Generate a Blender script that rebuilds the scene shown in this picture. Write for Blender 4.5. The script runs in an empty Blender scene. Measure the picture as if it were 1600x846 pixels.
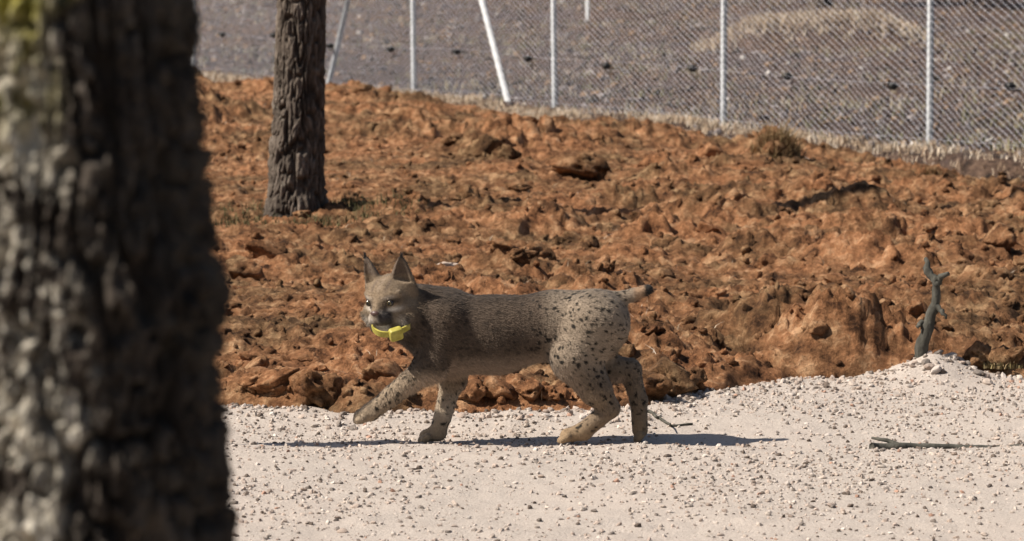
import bpy, math, random
import numpy as np
from mathutils import Vector, Matrix

random.seed(7)
RNG = np.random.default_rng(11)
R = math.radians
SC = bpy.context.scene
COL = SC.collection

# ------------------------------------------------------------------ camera
CAM_H = 1.69
FPX = 5600.0                         # focal length in pixels of a 1600 px wide picture
PITCH = math.atan2(525.0, FPX)
cam_d = bpy.data.cameras.new('camera')
cam = bpy.data.objects.new('camera', cam_d)
COL.objects.link(cam)
cam.location = (0, 0, CAM_H)
cam.rotation_euler = (math.pi / 2 - PITCH, 0, 0)
cam_d.sensor_width = 36.0
cam_d.lens = 36.0 * FPX / 1600.0
cam_d.clip_start = 0.1
cam_d.clip_end = 2000
cam_d.dof.use_dof = True
cam_d.dof.focus_distance = 12.1
cam_d.dof.aperture_fstop = cam_d.lens / 17.0      # a 17 mm wide aperture
SC.camera = cam

# ------------------------------------------------------------------ sky, sun, exposure
SUN_EL, SUN_AZ = R(48), R(11)        # SUN_AZ: how far the sun stands from due left towards the camera
sun_to = Vector((-math.cos(SUN_AZ) * math.cos(SUN_EL), -math.sin(SUN_AZ) * math.cos(SUN_EL), math.sin(SUN_EL)))
world = bpy.data.worlds.new('World')
SC.world = world
world.use_nodes = True
wn = world.node_tree
sky = wn.nodes.new('ShaderNodeTexSky')
sky.sky_type = 'NISHITA'
sky.sun_disc = False
sky.sun_elevation = SUN_EL
sky.sun_rotation = math.atan2(sun_to.x, sun_to.y)
sky.air_density = 1.0
sky.dust_density = 1.5
bg = wn.nodes['Background']
bg.inputs['Strength'].default_value = 0.05
wn.links.new(sky.outputs['Color'], bg.inputs['Color'])
sd = bpy.data.lights.new('sun', 'SUN')
sd.energy = 4.6
sd.angle = R(0.53)
sd.color = (1.0, 0.93, 0.83)
sun = bpy.data.objects.new('sun', sd)
COL.objects.link(sun)
sun.location = (-20, -6, 20)
sun.rotation_euler = sun_to.to_track_quat('Z', 'Y').to_euler()
SC.view_settings.view_transform = 'Standard'
SC.view_settings.look = 'None'
SC.view_settings.gamma = 1.0
SC.view_settings.use_curve_mapping = False
SC.view_settings.exposure = 0.78

# ------------------------------------------------------------------ where things stand
CP, SP = math.cos(PITCH), math.sin(PITCH)

def ray(px, py):
    a, b = (px - 800.0) / FPX, (423.0 - py) / FPX
    return np.array([a, CP + b * SP, -SP + b * CP])

def at(px, py, Y):
    d = ray(px, py)
    p = d * (Y / d[1])
    return np.array([p[0], p[1], p[2] + CAM_H])

def on_ground(px, py, z=0.0):
    d = ray(px, py)
    p = d * ((z - CAM_H) / d[2])
    return np.array([p[0], p[1], z])

# ------------------------------------------------------------------ noise (numpy)
def _h(ix, iy, iz, s):
    n = (ix.astype(np.int64) * 374761393 + iy.astype(np.int64) * 668265263 + iz.astype(np.int64) * 2147483647 + s * 1274126177) & 0xFFFFFFFF
    n = ((n ^ (n >> 13)) * 1274126177) & 0xFFFFFFFF
    n = ((n ^ (n >> 16)) * 2246822519) & 0xFFFFFFFF
    return ((n ^ (n >> 15)) & 0xFFFFFF) / float(0x1000000)

def vnoise(x, y, z=None, s=0):
    """smooth value noise, -1..1"""
    if z is None:
        z = np.zeros_like(x)
    xi, yi, zi = np.floor(x), np.floor(y), np.floor(z)
    fx, fy, fz = x - xi, y - yi, z - zi
    fx, fy, fz = [f * f * f * (f * (f * 6 - 15) + 10) for f in (fx, fy, fz)]
    out = 0
    flat = not np.any(fz)
    for dz in ((0,) if flat else (0, 1)):
        wz = 1.0 if flat else (fz if dz else 1 - fz)
        for dy in (0, 1):
            wy = fy if dy else 1 - fy
            for dx in (0, 1):
                wx = fx if dx else 1 - fx
                out = out + _h(xi + dx, yi + dy, zi + dz, s) * wx * wy * wz
    return out * 2 - 1

def fbm(x, y, z=None, s=0, o=4, g=0.5):
    a, t, f = 1.0, 0, 1.0
    for k in range(o):
        t = t + a * vnoise(x * f, y * f, None if z is None else z * f, s + k * 17)
        a *= g
        f *= 2.03
    return t

def clod_field(x, y, s=0, rmin=0.35, rmax=0.8):
    """heaped rounded lumps: the highest dome of the jittered cells around each point (0..1)"""
    xi, yi = np.floor(x), np.floor(y)
    best = np.zeros_like(x)
    z0 = np.zeros_like(x)
    for dx in (-1, 0, 1):
        for dy in (-1, 0, 1):
            cx, cy = xi + dx, yi + dy
            jx, jy = _h(cx, cy, z0, s), _h(cx, cy, z0, s + 1)
            rr = rmin + (rmax - rmin) * _h(cx, cy, z0, s + 2) ** 2
            hh = 0.45 + 0.55 * _h(cx, cy, z0, s + 3)
            d2 = ((x - cx - jx) ** 2 + (y - cy - jy) ** 2) / (rr * rr)
            best = np.maximum(best, hh * rr / rmax * np.clip(1 - d2, 0, 1) ** 0.6)
    return best

def worley3(p, cell, s=0):
    q = p / cell
    i = np.floor(q)
    best = np.full(len(p), 9.0)
    rid = np.zeros(len(p))
    for dx in (-1, 0, 1):
        for dy in (-1, 0, 1):
            for dz in (-1, 0, 1):
                cx, cy, cz = i[:, 0] + dx, i[:, 1] + dy, i[:, 2] + dz
                jx, jy, jz = [0.15 + 0.7 * _h(cx, cy, cz, s + k) for k in range(3)]
                d = np.sqrt((q[:, 0] - cx - jx) ** 2 + (q[:, 1] - cy - jy) ** 2 + (q[:, 2] - cz - jz) ** 2)
                m = d < best
                best = np.where(m, d, best)
                rid = np.where(m, _h(cx, cy, cz, s + 9), rid)
    return best * cell, rid

def sstep(a, b, x):
    t = np.clip((x - a) / (b - a), 0, 1)
    return t * t * (3 - 2 * t)

# ------------------------------------------------------------------ mesh and object helpers
def mesh_np(name, v, f, smooth=True, colors=None):
    v = np.asarray(v, dtype=np.float32)
    f = np.asarray(f, dtype=np.int32)
    me = bpy.data.meshes.new(name)
    n, k = f.shape
    me.vertices.add(len(v))
    me.vertices.foreach_set('co', v.ravel())
    me.loops.add(n * k)
    me.loops.foreach_set('vertex_index', f.ravel())
    me.polygons.add(n)
    me.polygons.foreach_set('loop_start', np.arange(0, n * k, k, dtype=np.int32))
    me.polygons.foreach_set('loop_total', np.full(n, k, dtype=np.int32))
    me.polygons.foreach_set('use_smooth', np.full(n, smooth, dtype=bool))
    if colors is not None:
        c = np.ones((len(v), 4), dtype=np.float32)
        c[:, :3] = colors
        at_ = me.attributes.new('tint', 'FLOAT_COLOR', 'POINT')
        at_.data.foreach_set('color', c.ravel())
    me.update(calc_edges=True)
    me.validate()
    return me

def obj(name, me, mat=None, parent=None, kind=None, label=None, cat=None, group=None):
    o = bpy.data.objects.new(name, me)
    COL.objects.link(o)
    if mat is not None and me is not None and len(me.materials) == 0:
        me.materials.append(mat)
    if parent is not None:
        o.parent = parent
    for k, val in (('kind', kind), ('label', label), ('category', cat), ('group', group)):
        if val:
            o[k] = val
    return o

def empty(name, loc, label, cat, group=None):
    o = obj(name, None, label=label, cat=cat, group=group)
    o.location = loc
    o.empty_display_size = 0.2
    return o

def grid_faces(nr, nc):
    i = np.arange(nr - 1)[:, None] * nc + np.arange(nc - 1)[None, :]
    i = i.ravel()
    return np.stack([i, i + 1, i + nc + 1, i + nc], 1)

def tube(pts, rad, n=8, cap=True):
    """round tube along points; returns verts, quads (caps are fans written as degenerate-free quads)"""
    pts = [np.asarray(p, float) for p in pts]
    V, F = [], []
    prev = None
    for i, p in enumerate(pts):
        t = pts[min(i + 1, len(pts) - 1)] - pts[max(i - 1, 0)]
        t = t / np.linalg.norm(t)
        if prev is None:
            a = np.cross(t, [0, 0, 1.0] if abs(t[2]) < 0.9 else [1.0, 0, 0])
        else:
            a = prev - t * np.dot(prev, t)
        a = a / np.linalg.norm(a)
        prev = a
        b = np.cross(t, a)
        r = rad[i] if hasattr(rad, '__len__') else rad
        for k in range(n):
            th = 2 * math.pi * k / n
            V.append(p + r * (a * math.cos(th) + b * math.sin(th)))
    for i in range(len(pts) - 1):
        for k in range(n):
            k2 = (k + 1) % n
            F.append((i * n + k, i * n + k2, (i + 1) * n + k2, (i + 1) * n + k))
    if cap:
        for base in (0, (len(pts) - 1) * n):
            c = len(V)
            V.append(pts[0] if base == 0 else pts[-1])
            for k in range(0, n, 2):
                F.append((base + k, base + (k + 1) % n, base + (k + 2) % n, c))
    return np.array(V), np.array(F)

def join(parts):
    V, F, o = [], [], 0
    for v, f in parts:
        V.append(v)
        F.append(f + o)
        o += len(v)
    return np.concatenate(V), np.concatenate(F)

def ico(sub):
    t = (1 + 5 ** 0.5) / 2
    v = np.array([(-1, t, 0), (1, t, 0), (-1, -t, 0), (1, -t, 0), (0, -1, t), (0, 1, t), (0, -1, -t), (0, 1, -t), (t, 0, -1), (t, 0, 1), (-t, 0, -1), (-t, 0, 1)], float)
    f = [(0, 11, 5), (0, 5, 1), (0, 1, 7), (0, 7, 10), (0, 10, 11), (1, 5, 9), (5, 11, 4), (11, 10, 2), (10, 7, 6), (7, 1, 8), (3, 9, 4), (3, 4, 2), (3, 2, 6), (3, 6, 8), (3, 8, 9), (4, 9, 5), (2, 4, 11), (6, 2, 10), (8, 6, 7), (9, 8, 1)]
    v = [tuple(p / np.linalg.norm(p)) for p in v]
    for _ in range(sub):
        cache, nf = {}, []
        def mid(a, b):
            k = (min(a, b), max(a, b))
            if k not in cache:
                m = (np.array(v[a]) + np.array(v[b])) / 2
                v.append(tuple(m / np.linalg.norm(m)))
                cache[k] = len(v) - 1
            return cache[k]
        for a, b, c in f:
            ab, bc, ca = mid(a, b), mid(b, c), mid(c, a)
            nf += [(a, ab, ca), (b, bc, ab), (c, ca, bc), (ab, bc, ca)]
        f = nf
    return np.array(v), np.array(f)

def lump(sub, seed, rough=0.3, freq=1.6, flat=0.75, facet=0.0):
    v, f = ico(sub)
    n = fbm(v[:, 0] * freq + seed * 3.7, v[:, 1] * freq - seed * 1.9, v[:, 2] * freq + seed, s=seed, o=4, g=0.55)
    r = 1 + rough * n
    if facet:
        rg = np.random.default_rng(seed)
        for _ in range(9):
            d = rg.normal(size=3)
            d /= np.linalg.norm(d)
            lim = rg.uniform(0.55, 0.9)
            dd = v @ d
            r = np.where(dd * r > lim, lim / np.maximum(dd, 1e-3) * (1 - facet) * 0 + np.minimum(r, lim / np.maximum(dd, 1e-3)), r)
    v = v * r[:, None]
    v[:, 2] *= flat
    return v, f

def scatter(variants, pos, size, rng, tilt=0.6, cols=None, aspect=None):
    """many small copies of a few shapes in ONE mesh; returns verts, faces, colors"""
    V, F, C, o = [], [], [], 0
    which = rng.integers(0, len(variants), len(pos))
    for w, (v, f) in enumerate(variants):
        ids = np.where(which == w)[0]
        if len(ids) == 0:
            continue
        n = len(ids)
        a = rng.uniform(0, 2 * math.pi, n)
        tx, ty = rng.normal(0, tilt, n), rng.normal(0, tilt, n)
        ca, sa = np.cos(a), np.sin(a)
        Rz = np.zeros((n, 3, 3)); Rz[:, 0, 0] = ca; Rz[:, 0, 1] = -sa; Rz[:, 1, 0] = sa; Rz[:, 1, 1] = ca; Rz[:, 2, 2] = 1
        Rx = np.zeros((n, 3, 3)); Rx[:, 0, 0] = 1; Rx[:, 1, 1] = np.cos(tx); Rx[:, 1, 2] = -np.sin(tx); Rx[:, 2, 1] = np.sin(tx); Rx[:, 2, 2] = np.cos(tx)
        Ry = np.zeros((n, 3, 3)); Ry[:, 1, 1] = 1; Ry[:, 0, 0] = np.cos(ty); Ry[:, 0, 2] = np.sin(ty); Ry[:, 2, 0] = -np.sin(ty); Ry[:, 2, 2] = np.cos(ty)
        M = Rx @ Ry @ Rz
        s = size[ids][:, None] * (rng.uniform(0.7, 1.3, (n, 3)) if aspect is None else aspect[ids])
        vv = v[None] * s[:, None, :]
        vv = np.einsum('nij,nkj->nki', M, vv) + pos[ids][:, None, :]
        V.append(vv.reshape(-1, 3))
        F.append((f[None] + (np.arange(n) * len(v))[:, None, None]).reshape(-1, f.shape[1]) + o)
        if cols is not None:
            C.append(np.repeat(cols[ids], len(v), 0))
        o += n * len(v)
    return np.concatenate(V), np.concatenate(F), (np.concatenate(C) if cols is not None else None)

def blades(pos, n_per, h, spread, wid, rng, cols, lean=0.5):
    """tufts of narrow bent blades (two triangles' worth each, as one quad + tip triangle -> 3 tris)"""
    n = len(pos) * n_per
    base = np.repeat(pos, n_per, 0) + np.concatenate([rng.normal(0, spread, (n, 2)), np.full((n, 1), -0.01)], 1)
    hh = np.repeat(h, n_per) * rng.uniform(0.5, 1.2, n)
    a = rng.uniform(0, 2 * math.pi, n)
    l = rng.uniform(0.1, lean, n) * hh
    d = np.stack([np.cos(a), np.sin(a), np.zeros(n)], 1)
    b = rng.uniform(0, 2 * math.pi, n)
    s = np.stack([np.cos(b), np.sin(b), np.zeros(n)], 1) * (np.repeat(wid, n_per) if hasattr(wid, '__len__') else wid) [..., None] if hasattr(wid, '__len__') else np.stack([np.cos(b), np.sin(b), np.zeros(n)], 1) * wid
    up = np.array([0, 0, 1.0])
    m = base + d * (l * 0.3)[:, None] + up * (hh * 0.6)[:, None]
    t = base + d * l[:, None] + up * hh[:, None]
    V = np.stack([base - s, base + s, m - s * 0.7, m + s * 0.7, t], 1).reshape(-1, 3)
    o = (np.arange(n) * 5)[:, None]
    F = np.concatenate([o + np.array([[0, 1, 3]]), o + np.array([[0, 3, 2]]), o + np.array([[2, 3, 4]])])
    C = np.repeat(np.repeat(cols, n_per, 0) * rng.uniform(0.8, 1.2, (n, 1)), 5, 0)
    return V, F, C

# ------------------------------------------------------------------ materials
def new_mat(name, rough=0.9, spec=0.2):
    m = bpy.data.materials.new(name)
    m.use_nodes = True
    nt = m.node_tree
    b = nt.nodes['Principled BSDF']
    b.inputs['Roughness'].default_value = rough
    b.inputs['Specular IOR Level'].default_value = spec
    return m, nt, b

def nnoise(nt, scale, detail=6, rough=0.6, coord='Object', stretch=None):
    tc = nt.nodes.new('ShaderNodeTexCoord')
    if coord == 'Position':
        tc = nt.nodes.new('ShaderNodeNewGeometry')
    n = nt.nodes.new('ShaderNodeTexNoise')
    n.inputs['Scale'].default_value = scale
    n.inputs['Detail'].default_value = detail
    n.inputs['Roughness'].default_value = rough
    if stretch:
        mp = nt.nodes.new('ShaderNodeMapping')
        mp.inputs['Scale'].default_value = stretch
        nt.links.new(tc.outputs[coord], mp.inputs['Vector'])
        nt.links.new(mp.outputs['Vector'], n.inputs['Vector'])
    else:
        nt.links.new(tc.outputs[coord], n.inputs['Vector'])
    return n.outputs['Fac']

def ramp(nt, fac, stops):
    r = nt.nodes.new('ShaderNodeValToRGB')
    e = r.color_ramp.elements
    while len(e) < len(stops):
        e.new(0.5)
    for k, (p, c) in enumerate(stops):
        e[k].position = p
        e[k].color = (*c, 1) if len(c) == 3 else c
    nt.links.new(fac, r.inputs['Fac'])
    return r.outputs['Color']

def mix(nt, fac, a, b, mode='MIX'):
    m = nt.nodes.new('ShaderNodeMix')
    m.data_type = 'RGBA'
    m.blend_type = mode
    for sock, val in ((m.inputs['Factor'], fac), (m.inputs['A'], a), (m.inputs['B'], b)):
        if isinstance(val, (int, float)):
            sock.default_value = val
        elif isinstance(val, tuple):
            sock.default_value = (*val, 1)
        else:
            nt.links.new(val, sock)
    return m.outputs['Result']

def bump(nt, b, h, strength=0.5, dist=0.01):
    n = nt.nodes.new('ShaderNodeBump')
    n.inputs['Strength'].default_value = strength
    n.inputs['Distance'].default_value = dist
    nt.links.new(h, n.inputs['Height'])
    nt.links.new(n.outputs['Normal'], b.inputs['Normal'])

def tint(nt):
    a = nt.nodes.new('ShaderNodeAttribute')
    a.attribute_name = 'tint'
    return a.outputs['Color']

def tint_mat(name, rough=0.9, vary=0.35, scale=60, bump_d=0.0, spec=0.2):
    """colour of each piece from its own attribute, broken up by fine grain"""
    m, nt, b = new_mat(name, rough, spec)
    g = ramp(nt, nnoise(nt, scale), [(0.25, (1 - vary,) * 3), (0.75, (1 + vary,) * 3)])
    nt.links.new(mix(nt, 1.0, tint(nt), g, 'MULTIPLY'), b.inputs['Base Color'])
    if bump_d:
        bump(nt, b, nnoise(nt, scale * 1.5), 0.6, bump_d)
    return m

def soil_mat(name, coord='Object'):
    m, nt, b = new_mat(name, 0.95, 0.12)
    big = nnoise(nt, 1.3, 7, 0.68, coord)
    mid_ = nnoise(nt, 9, 8, 0.72, coord)
    fine = nnoise(nt, 42, 6, 0.75, coord)
    c1 = ramp(nt, mid_, [(0.35, (0.05, 0.022, 0.011)), (0.43, (0.20, 0.088, 0.040)), (0.53, (0.36, 0.168, 0.078)), (0.66, (0.58, 0.34, 0.19))])
    c2 = ramp(nt, mid_, [(0.35, (0.04, 0.022, 0.012)), (0.5, (0.15, 0.082, 0.04)), (0.66, (0.40, 0.25, 0.13))])
    k = ramp(nt, big, [(0.40, (0, 0, 0)), (0.60, (1, 1, 1))])
    c = mix(nt, k, c1, c2)
    g = ramp(nt, fine, [(0.25, (0.5, 0.5, 0.5)), (0.75, (1.4, 1.4, 1.4))])
    nt.links.new(mix(nt, 1.0, c, g, 'MULTIPLY'), b.inputs['Base Color'])
    h = nt.nodes.new('ShaderNodeMath')
    h.operation = 'MULTIPLY_ADD'
    nt.links.new(mid_, h.inputs[0])
    h.inputs[1].default_value = 2.5
    nt.links.new(fine, h.inputs[2])
    bump(nt, b, h.outputs[0], 1.0, 0.022)
    return m

M_SOIL = soil_mat('red clay', 'Position')

m, nt, b = new_mat('pale crushed gravel bed', 0.95, 0.15)
c = ramp(nt, nnoise(nt, 160, 4, 0.7), [(0.32, (0.17, 0.13, 0.10)), (0.41, (0.365, 0.31, 0.265)), (0.55, (0.46, 0.40, 0.35)), (0.70, (0.57, 0.51, 0.46))])
c = mix(nt, ramp(nt, nnoise(nt, 1.3, 4), [(0.35, (0, 0, 0)), (0.7, (0.6, 0.6, 0.6))]), c, (0.47, 0.395, 0.34))
nt.links.new(c, b.inputs['Base Color'])
bump(nt, b, nnoise(nt, 95, 5, 0.75), 0.8, 0.010)
M_GRAVEL = m
M_STONE = tint_mat('stone', 0.85, 0.2, 90, 0.003)

m, nt, b = new_mat('stony dry ground', 0.95, 0.12)
c = ramp(nt, nnoise(nt, 14, 7, 0.75), [(0.36, (0.013, 0.010, 0.010)), (0.48, (0.062, 0.047, 0.045)), (0.6, (0.13, 0.10, 0.097)), (0.78, (0.26, 0.215, 0.21))])
k = ramp(nt, nnoise(nt, 0.22, 4), [(0.36, (0, 0, 0)), (0.58, (0.9, 0.9, 0.9))])
c = mix(nt, k, c, ramp(nt, nnoise(nt, 9, 7, 0.75), [(0.38, (0.018, 0.012, 0.009)), (0.5, (0.10, 0.062, 0.043)), (0.7, (0.24, 0.155, 0.105))]))
nt.links.new(c, b.inputs['Base Color'])
bump(nt, b, nnoise(nt, 18, 7, 0.7), 1.0, 0.06)
M_GROUND = m

M_STRAW = tint_mat('dry straw', 0.8, 0.15, 30)
M_LITTER = tint_mat('stone and leaf litter', 0.9, 0.3, 20)

def bark_mat(name, lichen=0.5, sc=1.0, cover=0.58, gain=1.0):
    m, nt, b = new_mat(name, 0.95, 0.1)
    f = nnoise(nt, 26 * sc, 6, 0.65, stretch=(1, 1, 0.35))
    # plates (the proud part of each ridge) are weathered grey, the cracks between them dark brown: stored per vertex
    a = nt.nodes.new('ShaderNodeAttribute')
    a.attribute_name = 'tint'
    sep = nt.nodes.new('ShaderNodeSeparateColor')
    nt.links.new(a.outputs['Color'], sep.inputs['Color'])
    base = ramp(nt, f, [(0.3, (0.014, 0.011, 0.009)), (0.55, (0.045, 0.035, 0.028)), (0.75, (0.10, 0.08, 0.065))])
    plate = ramp(nt, f, [(0.3, (0.05 * gain, 0.04 * gain, 0.032 * gain)), (0.6, (0.14 * gain, 0.112 * gain, 0.09 * gain)), (0.8, (0.27 * gain, 0.23 * gain, 0.195 * gain))])
    c = mix(nt, sep.outputs['Red'], base, plate)
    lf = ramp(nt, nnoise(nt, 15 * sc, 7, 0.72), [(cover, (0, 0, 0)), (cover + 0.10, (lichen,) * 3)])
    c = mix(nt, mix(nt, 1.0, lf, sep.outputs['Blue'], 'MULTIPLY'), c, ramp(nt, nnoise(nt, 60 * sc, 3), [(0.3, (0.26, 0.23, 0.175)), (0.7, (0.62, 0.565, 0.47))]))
    c = mix(nt, sep.outputs['Green'], c, ramp(nt, nnoise(nt, 40 * sc, 4), [(0.3, (0.07, 0.065, 0.015)), (0.7, (0.33, 0.29, 0.07))]))
    nt.links.new(c, b.inputs['Base Color'])
    bump(nt, b, nnoise(nt, 70 * sc, 5, 0.7, stretch=(1, 1, 0.5)), 0.8, 0.006 / sc)
    return m

M_BARK = bark_mat('mossy oak bark', lichen=0.95, cover=0.45, gain=0.42)  # dark bark and bright one-sided lichen paint the shaded and sunlit sides
M_BARK2 = bark_mat('grey oak bark', lichen=0.35, sc=0.6, gain=1.35)

m, nt, b = new_mat('galvanised steel', 0.5, 0.5)
b.inputs['Metallic'].default_value = 0.35
nt.links.new(ramp(nt, nnoise(nt, 12, 4), [(0.3, (0.13, 0.135, 0.14)), (0.7, (0.26, 0.265, 0.27))]), b.inputs['Base Color'])
M_STEEL = m
m, nt, b = new_mat('white painted steel', 0.55, 0.4)
nt.links.new(ramp(nt, nnoise(nt, 12, 4), [(0.3, (0.36, 0.36, 0.36)), (0.7, (0.54, 0.54, 0.54))]), b.inputs['Base Color'])
M_WHITE = m
m, nt, b = new_mat('galvanised wire', 0.55, 0.5)
b.inputs['Metallic'].default_value = 0.2
nt.links.new(ramp(nt, nnoise(nt, 8, 3), [(0.3, (0.42, 0.42, 0.47)), (0.7, (0.6, 0.6, 0.66))]), b.inputs['Base Color'])
M_WIRE = m
m, nt, b = new_mat('black plastic', 0.5, 0.4)
nt.links.new(ramp(nt, nnoise(nt, 30, 3), [(0.3, (0.012, 0.012, 0.012)), (0.7, (0.03, 0.028, 0.026))]), b.inputs['Base Color'])
M_BLACK = m
m, nt, b = new_mat('dead weathered wood', 0.9, 0.2)
nt.links.new(ramp(nt, nnoise(nt, 50, 5, 0.7, stretch=(1, 1, 0.3)), [(0.3, (0.03, 0.028, 0.022)), (0.6, (0.085, 0.08, 0.066)), (0.8, (0.19, 0.18, 0.15))]), b.inputs['Base Color'])
bump(nt, b, nnoise(nt, 90, 4), 0.8, 0.004)
M_DEAD = m
M_LEAF = tint_mat('evergreen oak leaf', 0.5, 0.2, 9, spec=0.4)

# ------------------------------------------------------------------ lie of the land
EX = np.array([-30, -6, -2.6, -1.02, -0.55, 0.0, 0.45, 0.72, 1.09, 1.5, 1.95, 4, 8, 30])
EY = np.array([12.6, 12.5, 12.55, 12.70, 12.52, 12.58, 12.68, 13.12, 13.50, 13.55, 13.56, 13.8, 14.2, 14.5])
FX0, FY0, FDX, FDY = -1.03, 37.6, 1.44, -3.13        # fence posts: one step to the next

def edge_y(x):
    return np.interp(x, EX, EY) + 0.05 * vnoise(x * 4.1, x * 0 + 3.3, s=5) + 0.03 * vnoise(x * 13, x * 0 + 1.3, s=6)

def fence_y(x):
    return FY0 - (-FDY / FDX) * (np.clip(x, -7, 8) - FX0)

def soil_end(x):
    return fence_y(x) - 1.6 + 0.5 * vnoise(x * 0.9, x * 0, s=21) + 0.25 * vnoise(x * 3.1, x * 0, s=22)

def soil_h(x, y):
    e, q = edge_y(x), soil_end(x)
    t = y - e
    base = -0.10 + 0.17 * sstep(-0.12, 0.16, t) + 0.05 * sstep(0.1, 1.5, t)
    base = base - (0.03 + 0.15 * sstep(-1.5, 3.0, x)) * sstep(6.0, 0.2, q - y)
    amp = sstep(-0.05, 0.25, t) * sstep(-0.1, 0.45, q - y)
    wx = x + 0.12 * fbm(x * 2.3, y * 2.3, s=40, o=3)
    wy = y + 0.12 * fbm(x * 2.3 + 9, y * 2.3, s=44, o=3)
    roll = 0.055 * fbm(x * 0.55, y * 0.35, s=50, o=3)
    wx = wx + 0.022 * fbm(x * 9, y * 9, s=46, o=3)
    wy = wy + 0.022 * fbm(x * 9 + 4, y * 9, s=48, o=3)
    big = 0.15 * clod_field(wx * 1.15, wy * 1.3, 60, 0.3, 0.85)
    crumb = 1.15 - np.abs(fbm(x * 4.4, y * 6.5, s=52, o=4, g=0.6)) * 1.3
    crumb2 = 1.0 - np.abs(fbm(x * 14, y * 17, s=57, o=3, g=0.65)) * 1.2
    patch = np.clip(0.62 + 1.0 * vnoise(x * 0.8, y * 0.5, s=63) + 0.3 * vnoise(x * 2.1, y * 1.4, s=64), 0.12, 1.12)
    patch = patch * (1 - 0.8 * np.exp(-((x + 1.25) / 0.55) ** 2 - ((y - 20.2) / 1.1) ** 2))
    mid_ = 0.12 * clod_field(wx * 2.5, wy * 3.2, 70, 0.28, 0.8)
    sm = 0.04 * clod_field(wx * 6.4, wy * 8.0, 80, 0.3, 0.8)
    tiny = 0.018 * clod_field(wx * 21, wy * 19, 90, 0.3, 0.8)
    z = base + roll * sstep(0, 1.5, t) + amp * (patch * (big + mid_) * (0.72 + 0.28 * crumb) + sm * (0.5 + 0.5 * patch) + tiny + 0.02 * (crumb - 0.8) + 0.018 * (crumb2 - 0.7) - 0.03)
    z = np.where(y > q - 0.1, z - 0.5 * sstep(-0.1, 0.7, y - q), z)
    z -= 0.4 * sstep(7.5, 9.5, np.abs(x) * (y < 99)) * 0
    return z

def gravel_h(x, y):
    z = 0.008 * fbm(x * 2.1, y * 2.1, s=100, o=4) + 0.006 * clod_field(x * 14, y * 14, 105, 0.3, 0.8)
    t = edge_y(x) - y
    z = z + 0.02 * sstep(0.5, 0.05, t) * (0.4 + 0.6 * clod_field(x * 9, y * 9, 107)) * sstep(-0.15, 0.05, t + 0.1)
    z = z - 0.25 * sstep(0.02, 0.35, -t)
    hx, hy = 1.62, 13.62
    z = z + 0.085 * np.exp(-((x - hx) / 0.16) ** 2 - ((y - hy) / 0.25) ** 2)
    z = z - 0.022 * sstep(11.80, 11.90, y + 0.03 * vnoise(x * 3, x * 0, s=112)) * sstep(12.5, 12.2, y) * sstep(2.4, 1.8, np.abs(x))
    # shallow wheel rut along the track
    for (x0, x1, yy) in ((0.0, 0.95, 11.88), (1.15, 3.2, 11.82), (-3.5, -0.5, 11.86)):
        c_ = yy + 0.04 * vnoise(x * 1.7, x * 0, s=111)
        z = z - 0.018 * sstep(x0 - 0.1, x0 + 0.1, x) * sstep(x1 + 0.1, x1 - 0.1, x) * np.exp(-((y - c_) / 0.05) ** 2)
    return z

def ground_h(x, y):
    z = 0.03 * fbm(x * 0.5, y * 0.5, s=120, o=4) + 0.045 * clod_field(x * 2.4, y * 2.2, 125, 0.3, 0.8) + 0.02 * clod_field(x * 6, y * 5, 127, 0.3, 0.8)
    d = y - fence_y(x)
    z = z + 0.12 * sstep(4, 30, d) * fbm(x * 0.16, y * 0.1, s=131, o=3) + 0.012 * np.clip(d - 45, 0, 400)
    # low grassy bank beyond the fence
    bx = (x - 4.6)
    z = z + 0.40 * sstep(1.9, 0.9, np.abs(bx)) * np.exp(-((y - 54 - 0.2 * bx) / 0.9) ** 2)
    z = z + 0.25 * sstep(1.4, 0.4, np.abs(x - 1.9)) * np.exp(-((y - 75) / 1.5) ** 2)
    low = sstep(0.6, -0.3, y - soil_end(x)) * sstep(34, 28, np.abs(x)) * sstep(-3, 0, y) * (y < 90)
    low2 = sstep(0.4, -0.4, y - edge_y(x)) * sstep(34, 28, np.abs(x)) * sstep(-3, 0, y)
    low = np.maximum(low, low2)
    return z * (1 - low) - 0.5 * low

def nonuni(pieces):
    out = [pieces[0][0]]
    for a, b, n in pieces:
        out += list(np.linspace(a, b, n + 1)[1:])
    return np.array(out)

def tensor_mesh(name, xs, ys, hf):
    X, Y = np.meshgrid(xs, ys)
    Z = hf(X, Y)
    return mesh_np(name, np.stack([X.ravel(), Y.ravel(), Z.ravel()], 1), grid_faces(len(ys), len(xs)))

xs = nonuni([(-600, -60, 12), (-60, -12, 40), (-12, 12, 240), (12, 60, 40), (60, 600, 12)])
ys = nonuni([(-60, 0, 12), (0, 20, 30), (20, 70, 330), (70, 110, 120), (110, 700, 40)])
ground = obj('ground', tensor_mesh('ground', xs, ys, ground_h), M_GROUND, kind='structure')

# red clay, ploughed up into clods: finer mesh nearer
ts = nonuni([(-5, -1, 40), (-1, 1, 720), (1, 5, 40)])
yr = np.geomspace(12.2, 50, 680)
Y = np.repeat(yr[:, None], len(ts), 1)
X = ts[None, :] * (0.143 * Y + 1.6)
Z = soil_h(X, Y)
red_soil = obj('red_soil', mesh_np('red_soil', np.stack([X.ravel(), Y.ravel(), Z.ravel()], 1), grid_faces(len(yr), len(ts))), M_SOIL, kind='structure')

xs = nonuni([(-30, -3, 60), (-3, 3, 420), (3, 30, 60)])
ys = nonuni([(-1, 9, 40), (9, 14.6, 300)])
gravel_track = obj('gravel_track', tensor_mesh('gravel_track', xs, ys, gravel_h), M_GRAVEL, kind='structure')

def s1(h, x, y):
    return float(h(np.array([float(x)]), np.array([float(y)]))[0])

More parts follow.
